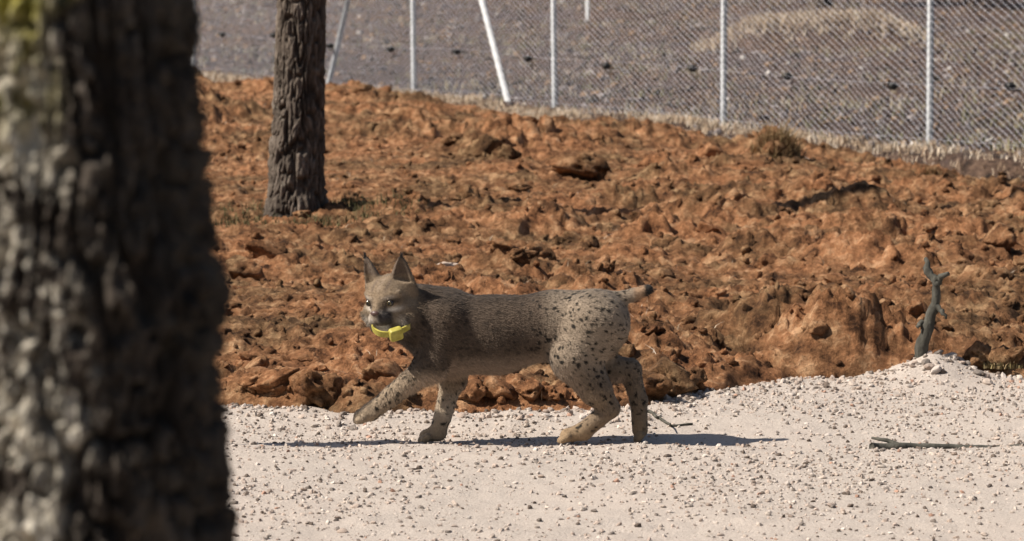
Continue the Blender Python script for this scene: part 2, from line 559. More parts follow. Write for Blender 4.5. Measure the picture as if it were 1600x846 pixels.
# ------------------------------------------------------------------ clods on the clay
clod_meshes = []
for k in range(14):
    v, f = lump(3, 200 + k, 0.42, 2.1, 0.72, facet=0.5)
    clod_meshes.append(mesh_np('clod_shape', v, f))
    clod_meshes[-1].materials.append(M_SOIL)

def place_clod(x, y, s, sink=0.35, k=None):
    z = s1(soil_h, x, y)
    o = obj('clod', clod_meshes[random.randrange(14) if k is None else k], parent=red_soil)
    o.location = (x, y, z + s * (0.35 - sink))
    o.scale = (s * random.uniform(0.8, 1.25), s * random.uniform(0.8, 1.2), s * random.uniform(0.8, 1.15))
    o.rotation_euler = (random.uniform(-0.5, 0.5), random.uniform(-0.5, 0.5), random.uniform(0, 6.28))
    return o

# clods one can find in the photograph (pixel, size in metres across/2)
for px, py, s in ((800, 432, .075), (818, 415, .06), (845, 405, .07), (745, 428, .06), (715, 412, .05), (640, 200, .16), (615, 190, .11), (700, 190, .13), (795, 205, .10), (760, 262, .11), (790, 270, .10),
                  (905, 290, .13), (935, 280, .10), (1010, 380, .07), (1045, 390, .06), (1250, 500, .07), (1290, 505, .06), (1495, 430, .08), (1510, 470, .09), (1560, 410, .10), (1530, 490, .08), (470, 625, .085), (420, 615, .08), (505, 640, .06), (380, 632, .06),
                  (830, 630, .05), (780, 640, .05), (1050, 608, .075), (1020, 615, .06), (1085, 598, .06), (420, 420, .10), (380, 440, .08), (1445, 418, .08), (1340, 330, .08), (1555, 340, .11), (740, 635, .045), (620, 640, .04), (860, 640, .04), (1200, 420, .07), (1115, 240, .11), (1545, 570, .05), (1590, 568, .05)):
    g = on_ground(px, py, 0.08)
    place_clod(g[0], max(g[1], edge_y(np.array([g[0]]))[0] + 0.12), s * 1.2, 0.12)
n = 0
while n < 235:
    y = 12.75 + 24 * random.random() ** 2.0
    x = random.uniform(-1, 1) * (0.143 * y + 0.25)
    if y < edge_y(np.array([x]))[0] + 0.1 or y > soil_end(np.array([x]))[0] - 0.3:
        continue
    if vnoise(np.array([x * 0.7]), np.array([y * 0.45]), s=63)[0] < random.uniform(-0.7, 0.3):
        continue
    place_clod(x, y, random.uniform(0.022, 0.055) * (0.7 + 0.035 * y) * (1.4 if random.random() < 0.15 else 1), 0.3)
    n += 1

def fan_points(n, y0, y1, rng, power=1.0, margin=0.8):
    y = y0 + (y1 - y0) * rng.random(n) ** power
    x = rng.uniform(-1, 1, n) * (0.143 * y + margin)
    return x, y

rng = np.random.default_rng(21)
x, y = fan_points(6500, 12.6, 44, rng, 1.7)
ok = (y > edge_y(x) + 0.03) & (y < soil_end(x) - 0.1)
x, y = x[ok], y[ok]
s = rng.uniform(0.006, 0.02, len(x)) * (0.7 + 0.03 * y)
z = soil_h(x, y) + s * 0.05
v, f, _ = scatter([lump(1, 300 + k, 0.5, 2.2, 0.75) for k in range(8)], np.stack([x, y, z], 1), s, rng)
obj('small_clods', mesh_np('small_clods', v, f), M_SOIL, parent=red_soil, kind='stuff')

# ------------------------------------------------------------------ gravel
rng = np.random.default_rng(31)
GCOL = np.array([(0.43, 0.365, 0.31), (0.48, 0.415, 0.365), (0.39, 0.32, 0.27), (0.33, 0.26, 0.215), (0.42, 0.335, 0.28), (0.13, 0.10, 0.08), (0.21, 0.175, 0.15), (0.52, 0.465, 0.41), (0.36, 0.22, 0.16)])
GP = np.array([.2, .1, .2, .13, .12, .13, .12, .02, .02])
def gcols(n, rng):
    return GCOL[rng.choice(len(GCOL), n, p=GP / GP.sum())] * rng.uniform(0.85, 1.12, (n, 1))
x = rng.uniform(-3.4, 3.4, 52000)
y = rng.uniform(9.0, 14.2, 52000)
dens = np.clip(0.65 + 0.5 * fbm(x * 1.4, y * 1.4, s=140, o=3), 0.3, 1) + 0.9 * sstep(0.55, 0.1, edge_y(x) - y)
ok = (rng.random(52000) < dens) & (y < edge_y(x) + 0.10)
x, y = x[ok], y[ok]
s = 0.003 + 0.007 * rng.random(len(x)) ** 3
s = s * (1 + 0.45 * sstep(0.4, 0.05, edge_y(x) - y))
z = gravel_h(x, y) + s * 0.2
v, f, c = scatter([lump(0, 400 + k, 0.35, 1.5, 0.75) for k in range(10)], np.stack([x, y, z], 1), s, rng, cols=gcols(len(x), rng))
obj('loose_gravel', mesh_np('loose_gravel', v, f, smooth=False, colors=c), M_STONE, parent=gravel_track, kind='stuff')

stone_meshes = []
for k in range(24):
    v, f = lump(1, 500 + k, 0.3, 1.5, 0.7, facet=0.5)
    me = mesh_np('stone_shape', v, f, smooth=False, colors=np.repeat(gcols(1, rng), len(v), 0))
    me.materials.append(M_STONE)
    stone_meshes.append(me)
def place_stone(x, y, s, z=None, parent=gravel_track, k=None):
    o = obj('stone', stone_meshes[random.randrange(24) if k is None else k], parent=parent)
    zz = s1(gravel_h, x, y) if z is None else z
    o.location = (x, y, zz + s * 0.3)
    o.scale = (s * random.uniform(0.9, 1.3), s * random.uniform(0.8, 1.2), s * random.uniform(0.7, 1))
    o.rotation_euler = (random.uniform(-0.4, 0.4), random.uniform(-0.4, 0.4), random.uniform(0, 6.28))
    return o
n = 0
while n < 240:
    y = random.uniform(9.9, 13.9)
    x = random.uniform(-1, 1) * (0.143 * y + 0.2)
    e = edge_y(np.array([x]))[0]
    if y > e + 0.03 or (y < e - 0.45 and random.random() < 0.45):
        continue
    place_stone(x, y, random.uniform(0.008, 0.013) * (1.35 if y > e - 0.3 else 1))
    n += 1
for k in range(22):       # the heap of rubble below the dead stick
    place_stone(1.62 + random.gauss(0, 0.13), 13.6 + random.gauss(0, 0.12), random.uniform(0.014, 0.03))

# pale stones lying on the clay
WHITE_ST = []
for k in range(3):
    v, f = lump(2, 570 + k, 0.22, 1.6, 0.5)
    me = mesh_np('pale_stone_shape', v, f, smooth=False, colors=np.repeat(np.array([[0.42, 0.335, 0.27]]), len(v), 0))
    me.materials.append(M_STONE)
    WHITE_ST.append(me)
for i, (px, py, s, lab) in enumerate(((672, 440, 0.055, 'pale flat stone lying on the clay behind the neck of the lynx'), (1196, 466, 0.022, 'small white pebble on the bare red clay between clods'), (1248, 243, 0.06, 'white stone beside the brown grass clump near the fence'), (700, 436, 0.045, 'pinkish stone on the clay above the shoulders of the lynx'))):
    g = on_ground(px, py, 0.1)
    o = obj('pale_stone', WHITE_ST[i % 3], label=lab, cat='stone')
    o.location = (g[0], g[1], s1(soil_h, g[0], g[1]) + s * 0.45)
    o.scale = (s * 1.5, s, s)
    o.rotation_euler = (0.1, -0.15, i * 1.3)

# ------------------------------------------------------------------ trees
def bark_trunk(name, cx, cy, zs, rad_f, cen_f, nang, mat, parent, cell=(7, 0.09), depth=0.02, moss=None, seed=0):
    th = np.linspace(0, 2 * math.pi, nang + 1)
    Z, T = np.meshgrid(zs, th, indexing='ij')
    ct, st = np.cos(T), np.sin(T)
    # furrowed bark: long plates around the trunk, wandering as they climb
    wob = 0.35 * fbm(ct * 2 + 5, st * 2, Z * 3, s=seed, o=3)
    k = cell[0]
    u = ct * k / 2.6 + wob
    v = st * k / 2.6 + wob * 0.7
    n1 = vnoise(u * 1.6, v * 1.6, Z / cell[1] * 0.55, s=seed + 3)
    n2 = vnoise(u * 3.6, v * 3.6, Z / cell[1] * 1.3, s=seed + 5)
    rid = 1 - np.abs(n1) * 1.7
    rid2 = 1 - np.abs(n2) * 1.6
    crack = np.maximum(sstep(0.55, 0.98, rid), 0.7 * sstep(0.6, 0.98, rid2))
    plate = 1 - crack
    fine = fbm(u * 7, v * 7, Z / cell[1] * 3, s=seed + 8, o=3)
    r = rad_f(Z, T) + depth * (plate - 0.75) + depth * 0.3 * fine
    cxz, cyz = cen_f(Z)
    V = np.stack([cxz + r * ct - cx, cyz + r * st - cy, Z], 2)
    col = np.zeros(V.shape)
    col[..., 0] = np.clip(plate * (0.6 + 0.5 * fine), 0, 1)
    # lichen held to the lit side, so the shaded side is painted darker
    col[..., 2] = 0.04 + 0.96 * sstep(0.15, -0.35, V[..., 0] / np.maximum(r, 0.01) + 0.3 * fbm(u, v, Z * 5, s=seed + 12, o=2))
    if moss is not None:
        col[..., 1] = moss(V[..., 0], V[..., 1], Z)
    return V, col

def leaf_cloud(centers, radii, n, rng, size, cols):
    idx = rng.integers(0, len(centers), n)
    d = rng.normal(size=(n, 3))
    d /= np.linalg.norm(d, axis=1)[:, None]
    p = centers[idx] + d * (radii[idx] * rng.random(n) ** 0.45)[:, None]
    a = rng.normal(size=(n, 3)); a /= np.linalg.norm(a, axis=1)[:, None]
    b_ = np.cross(a, rng.normal(size=(n, 3))); b_ /= np.linalg.norm(b_, axis=1)[:, None]
    l = size * rng.uniform(0.6, 1.3, n)[:, None]
    V = np.stack([p - a * l, p + b_ * l * 0.45, p + a * l, p - b_ * l * 0.45], 1).reshape(-1, 3)
    F = (np.arange(n) * 4)[:, None] + np.arange(4)[None]
    C = np.repeat(cols[rng.integers(0, len(cols), n)] * rng.uniform(0.7, 1.3, (n, 1)), 4, 0)
    return V, F, C

LEAFC = np.array([(0.045, 0.06, 0.02), (0.06, 0.075, 0.028), (0.08, 0.09, 0.045), (0.035, 0.05, 0.018)])

def tree(label, loc, V, col, mat, crown_z, crown_r, nleaf, seed, leaf_size=0.05, top_r=0.08, top_c=(0, 0)):
    rg = np.random.default_rng(seed)
    t = empty('oak_tree', loc, label, 'tree')
    nz, na = V.shape[:2]
    obj('trunk', mesh_np('trunk', V.reshape(-1, 3), grid_faces(nz, na), colors=col.reshape(-1, 3)), mat, parent=t)
    zt = V[..., 2].max()
    cents, rads = [], []
    nl = 7
    for k in range(nl):
        a = 2 * math.pi * k / nl + rg.uniform(-0.3, 0.3)
        out = crown_r * rg.uniform(0.55, 0.9)
        z1 = crown_z + rg.uniform(-0.35, 0.8) * crown_r * 0.7
        p0 = np.array([top_c[0], top_c[1], zt - 0.45 + 0.05 * k])
        p3 = np.array([top_c[0] + math.cos(a) * out, top_c[1] + math.sin(a) * out, z1])
        pts = [p0 + (p3 - p0) * q + np.array([0, 0, 0.25 * math.sin(q * 3.14)]) + (rg.normal(0, 0.05, 3) if 0 < q < 1 else 0) for q in np.linspace(0, 1, 7)]
        v, f = tube(pts, np.linspace(top_r * 0.8, 0.015, 7), 7)
        obj('limb', mesh_np('limb', v, f, colors=np.tile([[0.4, 0, 0.3]], (len(v), 1))), mat, parent=t)
        for q in (0.55, 0.8, 1.0):
            cents.append(p0 + (p3 - p0) * q + rg.normal(0, 0.25, 3) * crown_r * 0.5)
            rads.append(crown_r * rg.uniform(0.22, 0.42))
    cents.append(np.array([top_c[0], top_c[1], crown_z + crown_r * 0.6])); rads.append(crown_r * 0.45)
    v, f, c = leaf_cloud(np.array(cents), np.array(rads), nleaf, rg, leaf_size, LEAFC)
    obj('crown', mesh_np('crown', v, f, smooth=False, colors=c), M_LEAF, parent=t, kind='stuff')
    return t

# the near trunk, out of focus, 4 m from the camera
NT_X, NT_Y = (128 - 800) * 4.0 / FPX, 4.0
rz = np.array([-0.6, 0.0, 0.3, 0.8, 1.04, 1.15, 1.22, 1.29, 1.36, 1.47, 1.54, 1.62, 2.2, 3.6])
rr = np.array([0.30, 0.25, 0.20, 0.170, 0.160, 0.151, 0.147, 0.155, 0.136, 0.125, 0.115, 0.113, 0.108, 0.09])
zs = nonuni([(-0.55, 0.8, 70), (0.8, 1.85, 380), (1.85, 3.6, 80)])
moss_f = lambda x, y, z: np.clip(sstep(1.43, 1.60, z + 0.08 * fbm(x * 14, y * 14, z * 10, s=9, o=3)) * sstep(0.03, -0.03, x + 0.04 * fbm(z * 9, x * 9, y * 9, s=4, o=2)) * (0.55 + 0.6 * fbm(x * 24, y * 24, z * 16, s=2, o=2)), 0, 1)
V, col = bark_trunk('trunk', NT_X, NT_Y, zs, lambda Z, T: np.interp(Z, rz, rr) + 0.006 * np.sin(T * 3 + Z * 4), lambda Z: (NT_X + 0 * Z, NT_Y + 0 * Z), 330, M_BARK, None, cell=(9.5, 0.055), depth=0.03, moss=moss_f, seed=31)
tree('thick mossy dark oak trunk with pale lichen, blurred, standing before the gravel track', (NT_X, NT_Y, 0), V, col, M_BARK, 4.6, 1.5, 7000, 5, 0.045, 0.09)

# the thinner trunk rooted in the red clay
MT = on_ground(461, 338, 0.1)
MTs = MT[1] / FPX
rz2 = np.array([-0.4, 0.0, 0.06, 0.18, 0.4, 0.8, 1.3, 2.5, 5.2])
rr2 = np.array([0.24, 0.20, 0.175, 0.158, 0.150, 0.138, 0.128, 0.115, 0.085])
zs = nonuni([(-0.35, 1.6, 340), (1.6, 5.2, 120)])
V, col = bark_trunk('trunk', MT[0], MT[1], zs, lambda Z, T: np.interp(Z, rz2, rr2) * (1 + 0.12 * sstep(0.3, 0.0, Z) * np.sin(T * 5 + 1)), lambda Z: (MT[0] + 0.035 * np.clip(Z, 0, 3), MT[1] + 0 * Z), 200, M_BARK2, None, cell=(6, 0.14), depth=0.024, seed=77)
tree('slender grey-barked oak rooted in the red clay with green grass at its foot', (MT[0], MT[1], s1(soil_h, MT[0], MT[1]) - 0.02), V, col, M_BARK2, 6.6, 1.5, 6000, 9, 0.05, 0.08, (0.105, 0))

# far trees beyond the fence, only their feet in the picture
for px, py, lab, sd_ in ((1284, 20, 'far dark oak trunk rising behind the low grassy bank', 12), (1592, 10, 'far dark oak trunk right of the bank beyond the fence', 13)):
    g = on_ground(px, py, 0.05)
    gz = s1(ground_h, g[0], g[1])
    zs = nonuni([(-0.3, 3.4, 60)])
    V, col = bark_trunk('trunk', g[0], g[1], zs, lambda Z, T: np.interp(Z, [-0.3, 0, 0.3, 3.4], [0.3, 0.24, 0.19, 0.12]), lambda Z: (g[0] + 0.02 * Z, g[1] + 0 * Z), 40, M_BARK2, None, cell=(6, 0.2), depth=0.03, seed=sd_)
    tree(lab, (g[0], g[1], gz), V, col, M_BARK2, 4.6, 2.0, 3500, sd_, 0.09, 0.1)

# ------------------------------------------------------------------ fence
def fpos(i):
    return np.array([FX0 + FDX * i, FY0 + FDY * i])
FLEN = math.hypot(FDX, FDY)
FANG = math.atan2(FDY, FDX)
FH = 3.9
I0, I1 = -4, 6
fgz = lambda i: s1(ground_h, *fpos(i))
fence = empty('chain_link_fence', (*fpos(0), 0), 'tall galvanised chain-link fence with slim posts behind the red clay', 'fence')
def frel(i, z, off=0.0):
    """a point of the fence, relative to its empty; off = metres towards the camera side"""
    p = fpos(i) - fpos(0)
    nx, ny = math.sin(FANG), -math.cos(FANG)
    return np.array([p[0] + nx * off, p[1] + ny * off, z])
v, f = tube([(0, 0, -0.35), (0, 0, FH), (0, 0, FH + 0.03)], [0.029, 0.029, 0.020], 14)
post_me = mesh_np('post', v, f)
v, f = tube([(0, 0, FH), (0, 0, FH + 0.025), (0, 0, FH + 0.045)], [0.034, 0.033, 0.016], 14)
cap_me = mesh_np('post_cap', v, f)
for i in range(I0, I1 + 1):
    p = obj('post', post_me, M_STEEL, parent=fence)
    gz = fgz(i)
    p.location = Vector(frel(i, gz))
    p.rotation_euler = (random.uniform(-0.006, 0.006), random.uniform(-0.012, 0.012), 0)
    cpo = obj('cap', cap_me, M_BLACK, parent=p)
# woven wire: one panel shared by all bays
CELL = 0.056
nw = int(round(FLEN / CELL))
nz = int((FH - 0.02) / (CELL / 2))
parts_v, parts_f, o = [], [], 0
zz = np.arange(nz + 1) * CELL / 2 + 0.01
wr = 0.0016
for w in range(nw):
    xx = (w + 0.5 + 0.5 * np.where((np.arange(nz + 1) + w) % 2 == 0, 1, -1)) * CELL
    yy = 0.0 * zz
    zw = zz + 0.012 * math.sin(w * 0.37) + 0.006 * np.sin(zz * 3 + w * 0.2)
    ring = np.array([(math.cos(a) * wr, math.sin(a) * wr) for a in (0, 2.094, 4.189)])
    V = np.stack([np.stack([xx + ring[k, 0], yy + ring[k, 1], zw], 1) for k in range(3)], 1).reshape(-1, 3)
    idx = np.arange(nz)[:, None] * 3
    F = np.concatenate([np.concatenate([idx + k, idx + (k + 1) % 3, idx + 3 + (k + 1) % 3, idx + 3 + k], 1) for k in range(3)])
    parts_v.append(V)
    parts_f.append(F + o)
    o += len(V)
panel_me = mesh_np('wire_mesh', np.concatenate(parts_v), np.concatenate(parts_f), smooth=False)
for i in range(I0, I1):
    p = obj('wire_mesh', panel_me, M_WIRE, parent=fence, kind='stuff')
    g0, g1 = fgz(i), fgz(i + 1)
    p.location = Vector(frel(i, g0 - 0.03, 0.033))
    p.rotation_euler = (0, -math.atan2(g1 - g0, FLEN), FANG)
# braces on either side of the straining post
for ib in (0.72, -0.73):
    top = frel(0.03 if ib > 0 else -0.03, FH - 0.25 + fgz(0), 0.01)
    bot = frel(ib, s1(ground_h, *fpos(ib)) - 0.15, 0.01)
    v, f = tube([bot, bot + (top - bot) * 0.5, top], [0.03, 0.03, 0.03], 12)
    br = obj('brace', mesh_np('brace', v, f), M_WHITE if ib > 0 else M_STEEL, parent=fence)
# line wires, and the electric wire on black insulators half a metre above the ground
for zz_, off, nm, rr_ in ((0.49, 0.10, 'electric_wire', 0.0008), (0.06, 0.035, 'line_wire', 0.001), (1.9, 0.035, 'line_wire', 0.002), (FH - 0.05, 0.035, 'line_wire', 0.002)):
    pts = [frel(i, fgz(i) + zz_, off) for i in np.arange(I0, I1 + 0.1, 0.5)]
    v, f = tube(pts, rr_, 5)
    obj(nm, mesh_np(nm, v, f), M_WIRE, parent=fence)
# insulator: a screwed arm, a ribbed body and a hooked head
prof = [(0.0, 0.012), (0.014, 0.026), (0.022, 0.034), (0.030, 0.026), (0.038, 0.034), (0.046, 0.026), (0.056, 0.032), (0.066, 0.022), (0.075, 0.009)]
v, f = join([tube([(0, -q, 0) for q, r_ in prof], [r_ for q, r_ in prof], 12), tube([(0, 0.015, 0), (0, -0.01, 0)], 0.007, 8), tube([(0, -0.07, -0.012), (0, -0.088, -0.004), (0, -0.09, 0.016), (0, -0.075, 0.022)], 0.006, 6)])
ins_me = mesh_np('insulator', v, f)
for i in np.arange(I0 + 0.37, I1, 0.5):
    p = obj('insulator', ins_me, M_BLACK, parent=fence)
    p.location = Vector(frel(i, fgz(i) + 0.49 + random.uniform(-0.02, 0.02), 0.035))
    p.rotation_euler = (0, 0, FANG)

# a far post of another fence line
g = on_ground(918, 13, 0.2)
v, f = join([tube([(0, 0, -0.4), (0, 0, 2.0), (0, 0, 2.03)], [0.035, 0.035, 0.02], 12), tube([(0, 0, 1.96), (0, 0, 2.05)], 0.042, 12)])
mp = obj('metal_post', mesh_np('metal_post', v, f), M_WHITE, label='lone pale metal post far behind the fence among dry grass', cat='post')
mp.location = (g[0], g[1], s1(ground_h, g[0], g[1]))

# ------------------------------------------------------------------ grass, straw and litter
rng = np.random.default_rng(41)
STRAW = np.array([(0.56, 0.45, 0.33), (0.50, 0.39, 0.28), (0.66, 0.57, 0.46), (0.42, 0.31, 0.21), (0.38, 0.27, 0.18)])
x = rng.uniform(-6.5, 7.0, 6500)
y = soil_end(x) + 0.55 + rng.normal(0, 0.36, len(x)) + 0.9 * rng.random(len(x)) ** 2
ok = rng.random(len(x)) < np.clip(0.5 + 0.9 * vnoise(x * 2.2, x * 0, s=210), 0.12, 1)
x, y = x[ok], y[ok]
z = np.maximum(ground_h(x, y), soil_h(x, y))
z = np.where(y > soil_end(x) + 0.8, ground_h(x, y), z)
v, f, c = blades(np.stack([x, y, z], 1), 6, rng.uniform(0.03, 0.095, len(x)), 0.03, 0.0045, rng, STRAW[rng.integers(0, 5, len(x))], 0.9)
obj('dry_grass', mesh_np('dry_grass', v, f, smooth=False, colors=c), M_STRAW, kind='stuff', label='pale dry grass fringe along the foot of the fence', cat='grass')

# stones, leaf litter and dry weeds on the land beyond the fence
x, y = fan_points(20000, 25, 100, rng, 1.5, 3.0)
ok = y > fence_y(x) - 0.9
x, y = x[ok], y[ok]
s = rng.uniform(0.012, 0.045, len(x)) * (0.6 + 0.012 * y)
LIT = np.array([(0.13, 0.11, 0.105), (0.22, 0.19, 0.18), (0.12, 0.085, 0.065), (0.07, 0.055, 0.045), (0.20, 0.13, 0.08), (0.50, 0.46, 0.42)])
c = LIT[rng.choice(6, len(x), p=[.26, .10, .24, .21, .18, .01])]
v, f, c = scatter([lump(0, 600 + k, 0.35, 1.5, 0.6) for k in range(8)], np.stack([x, y, ground_h(x, y) + s * 0.25], 1), s, rng, cols=c)
obj('field_stones', mesh_np('field_stones', v, f, smooth=False, colors=c), M_LITTER, parent=ground, kind='stuff')
x, y = fan_points(9000, 26, 100, rng, 1.4, 3.0)
ok = (y > fence_y(x) - 0.3) & (rng.random(len(x)) < np.clip(0.5 + 0.9 * vnoise(x * 0.6, y * 0.25, s=220), 0.1, 1))
x, y = x[ok], y[ok]
WEED = np.array([(0.30, 0.25, 0.17), (0.22, 0.20, 0.12), (0.16, 0.15, 0.085), (0.38, 0.33, 0.25), (0.20, 0.14, 0.09)])
v, f, c = blades(np.stack([x, y, ground_h(x, y)], 1), 7, rng.uniform(0.05, 0.14, len(x)), 0.05, 0.007, rng, WEED[rng.integers(0, 5, len(x))], 0.9)
obj('dry_weeds', mesh_np('dry_weeds', v, f, smooth=False, colors=c), M_STRAW, kind='stuff', label='sparse dry weeds scattered over the stony land beyond the fence', cat='weeds')
# dry grass crowning the bank
n = 900
x = 4.6 + rng.uniform(-1.8, 1.8, n)
y = 54 + 0.2 * (x - 4.6) + rng.normal(-0.1, 0.4, n)
v, f, c = blades(np.stack([x, y, ground_h(x, y)], 1), 7, rng.uniform(0.06, 0.16, n), 0.06, 0.008, rng, STRAW[rng.integers(0, 5, n)] * 0.85, 0.9)
obj('bank_grass', mesh_np('bank_grass', v, f, smooth=False, colors=c), M_STRAW, kind='stuff', label='tan dry grass crowning the low bank beyond the fence', cat='grass')

# straw bits strewn over the clay
x, y = fan_points(2600, 12.7, 40, rng, 1.5, 0.5)
ok = (y > edge_y(x) + 0.05) & (y < soil_end(x)) & (rng.random(len(x)) < np.clip(0.35 + 0.9 * vnoise(x * 0.8, y * 0.5, s=230), 0.05, 1))
x, y = x[ok], y[ok]
v, f, c = blades(np.stack([x, y, soil_h(x, y)], 1), 2, rng.uniform(0.02, 0.05, len(x)), 0.03, 0.002, rng, STRAW[rng.integers(0, 5, len(x))] * 0.8, 2.5)
obj('straw_bits', mesh_np('straw_bits', v, f, smooth=False, colors=c), M_STRAW, parent=red_soil, kind='stuff')

# green grass round the foot of the slender oak
n = 420
a = rng.uniform(0, 2 * math.pi, n)
r_ = 0.17 + 0.3 * rng.random(n)
x = MT[0] + 0.08 + np.cos(a) * r_ * 1.5
y = MT[1] - 0.25 + np.sin(a) * r_ * 1.5
GREEN = np.array([(0.075, 0.07, 0.028), (0.10, 0.09, 0.04), (0.17, 0.135, 0.065), (0.05, 0.05, 0.022)])
v, f, c = blades(np.stack([x, y, soil_h(x, y)], 1), 5, rng.uniform(0.03, 0.07, n), 0.03, 0.003, rng, GREEN[rng.integers(0, 4, n)], 1.0)
obj('green_grass', mesh_np('green_grass', v, f, smooth=False, colors=c), M_STRAW, kind='stuff', label='short green grass growing round the foot of the slender oak', cat='grass')

# brown clumps at the edge of the clay
def clump(px, py, rad, h, lab, cols, nb=260, gz_=0.08):
    g = on_ground(px, py, gz_)
    gz = max(s1(soil_h, g[0], g[1]), -0.02)
    t = empty('grass_clump', (g[0], g[1], gz), lab, 'grass clump')
    a, q = rng.uniform(0, 2 * math.pi, nb), np.sqrt(rng.random(nb)) * rad
    P = np.stack([np.cos(a) * q, np.sin(a) * q, np.zeros(nb)], 1)
    v, f, c = blades(P, 5, h * (1 - 0.6 * (q / rad) ** 2) * rng.uniform(0.7, 1.1, nb), 0.015, 0.005, rng, cols[rng.integers(0, len(cols), nb)], 0.8)
    obj('grass_blades', mesh_np('grass_blades', v, f, smooth=False, colors=c), M_STRAW, parent=t, kind='stuff')
    v, f = lump(2, 700 + px, 0.3, 1.6, 0.5)
    obj('root_clod', mesh_np('root_clod', v * np.array([0.9, 0.9, 1.5]) * rad + np.array([0, 0, 0.03]), f), M_SOIL, parent=t)
BROWN = np.array([(0.26, 0.16, 0.08), (0.20, 0.13, 0.065), (0.34, 0.22, 0.11), (0.15, 0.11, 0.05)])
clump(1213, 262, 0.17, 0.30, 'round brown dry grass clump at the far edge of the clay', BROWN)
clump(1447, 262, 0.09, 0.12, 'small tan grass clump at the foot of a fence post', BROWN)
clump(1562, 590, 0.05, 0.05, 'olive brown tuft where the clay meets the gravel beside the dead stick', np.array([(0.17, 0.13, 0.06), (0.13, 0.10, 0.05), (0.24, 0.17, 0.09)]), 120, 0.0)

# ------------------------------------------------------------------ dead wood
SY = 13.62
stick = empty('dead_stick', at(1437, 560, SY), 'crooked dark dead stick standing upright in the gravel heap', 'stick')
base = at(1437, 560, SY)
def rel(px, py, dy=0.0):
    return at(px, py, SY + dy) - base
def piece(name, pts, rad, n=9):
    P, Q = [np.array(p) for p in pts], []
    for k in range(len(P) - 1):
        for q in (0, 0.33, 0.66):
            Q.append(P[k] + (P[k + 1] - P[k]) * q + np.random.default_rng(k * 7 + int(q * 10)).normal(0, 0.0022, 3))
    Q.append(P[-1])
    rr_ = np.interp(np.linspace(0, 1, len(Q)), np.linspace(0, 1, len(rad)), rad) * (1 + 0.12 * np.sin(np.arange(len(Q)) * 2.3))
    v, f = tube(Q, rr_, n)
    return obj(name, mesh_np(name, v, f), M_DEAD, parent=stick)
piece('stem', [rel(1434, 590), rel(1440, 545), rel(1448, 512), rel(1459, 482), rel(1464, 455), rel(1462, 432)], [0.026, 0.026, 0.024, 0.020, 0.016, 0.017])
piece('fork', [rel(1452, 508), rel(1440, 504), rel(1432, 512, -0.02)], [0.015, 0.012, 0.006])
piece('fork', [rel(1460, 478), rel(1472, 486, -0.03), rel(1478, 498, -0.04)], [0.012, 0.010, 0.005])
piece('fork', [rel(1462, 446), rel(1470, 432, -0.02), rel(1482, 428, -0.03)], [0.014, 0.012, 0.008])
piece('fork', [rel(1461, 440), rel(1450, 424, 0.02), rel(1446, 404, 0.04)], [0.015, 0.017, 0.007])

def lying(name, pts, rad, label, cat, group=None, side=()):
    P = [on_ground(px, py, 0.0) for px, py in pts]
    Q = []
    for k in range(len(P) - 1):
        for q in np.linspace(0, 1, 7)[:-1]:
            p = P[k] + (P[k + 1] - P[k]) * q
            p = p + np.array([0, 0.012 * math.sin(k * 2.1 + q * 5), 0])
            Q.append(np.array([p[0], p[1], s1(gravel_h, p[0], p[1]) + rad * 0.8]))
    o0 = np.array([Q[0][0], Q[0][1], 0])
    t = empty(name, o0, label, cat, group)
    v, f = tube([q - o0 for q in Q], np.linspace(rad, rad * 0.55, len(Q)), 7)
    obj('stem', mesh_np('stem', v, f), M_DEAD, parent=t)
    for (k, dpx, dpy) in side:
        a = Q[k]
        b_ = on_ground(*(np.array(pts[0]) * 0 + np.array([dpx, dpy])), 0.0)
        b_[2] = 0.012
        v, f = tube([a - o0, (a + b_) / 2 - o0 + np.array([0, 0, 0.006]), b_ - o0], [rad * 0.6, rad * 0.5, rad * 0.3], 6)
        obj('side_twig', mesh_np('side_twig', v, f), M_DEAD, parent=t)
lying('twig', [(1012, 652), (1030, 656), (1048, 661), (1090, 661)], 0.0065, 'thin dark forked twig on the gravel behind the hind paws', 'twig', side=((12, 1046, 670),))
lying('fallen_branch', [(1362, 695), (1420, 693), (1500, 691), (1600, 694), (1680, 693)], 0.015, 'long greenish dark branch on the gravel below the dead stick', 'branch', side=((5, 1362, 690),))

# a post left of the picture, whose shadow lies over the gravel
wp = np.array([-2.05, 11.66])
ln = 2.05
v, f = tube([(0, 0, -0.4), (0, 0, 0.0), (0.01, 0, 0.6), (0, 0.01, 1.2), (0.015, 0.005, ln), (0.015, 0.005, ln + 0.03)], [0.07, 0.068, 0.064, 0.06, 0.055, 0.035], 12)
o = obj('wooden_post', mesh_np('wooden_post', v, f), M_DEAD, label='round weathered wooden post at the gravel edge casting a long shadow', cat='post')
o.location = (wp[0], wp[1], 0)

# ------------------------------------------------------------------ the lynx
LY = 12.0
L0 = at(800, 688, LY)
L0[2] = 0.0
def P(px, py, dy=0.0):
    return at(px, py, LY + dy) - L0
K = 1 / 467.0

def sd_cone(p, a, b, r1, r2, ys=1.0):
    """distance to a tapered capsule; ys > 1 flattens it sideways"""
    a, b = np.array(a, np.float32), np.array(b, np.float32)
    yc = a[1] + (b[1] - a[1]) * 0.5
    S = np.array([1, ys, 1], np.float32)
    pa = (p - a) * S
    ba = (b - a) * S
    t = np.clip((pa @ ba) / float(ba @ ba), 0, 1)
    d = pa - t[..., None] * ba
    return np.sqrt((d * d).sum(-1)) - (r1 + (r2 - r1) * t)

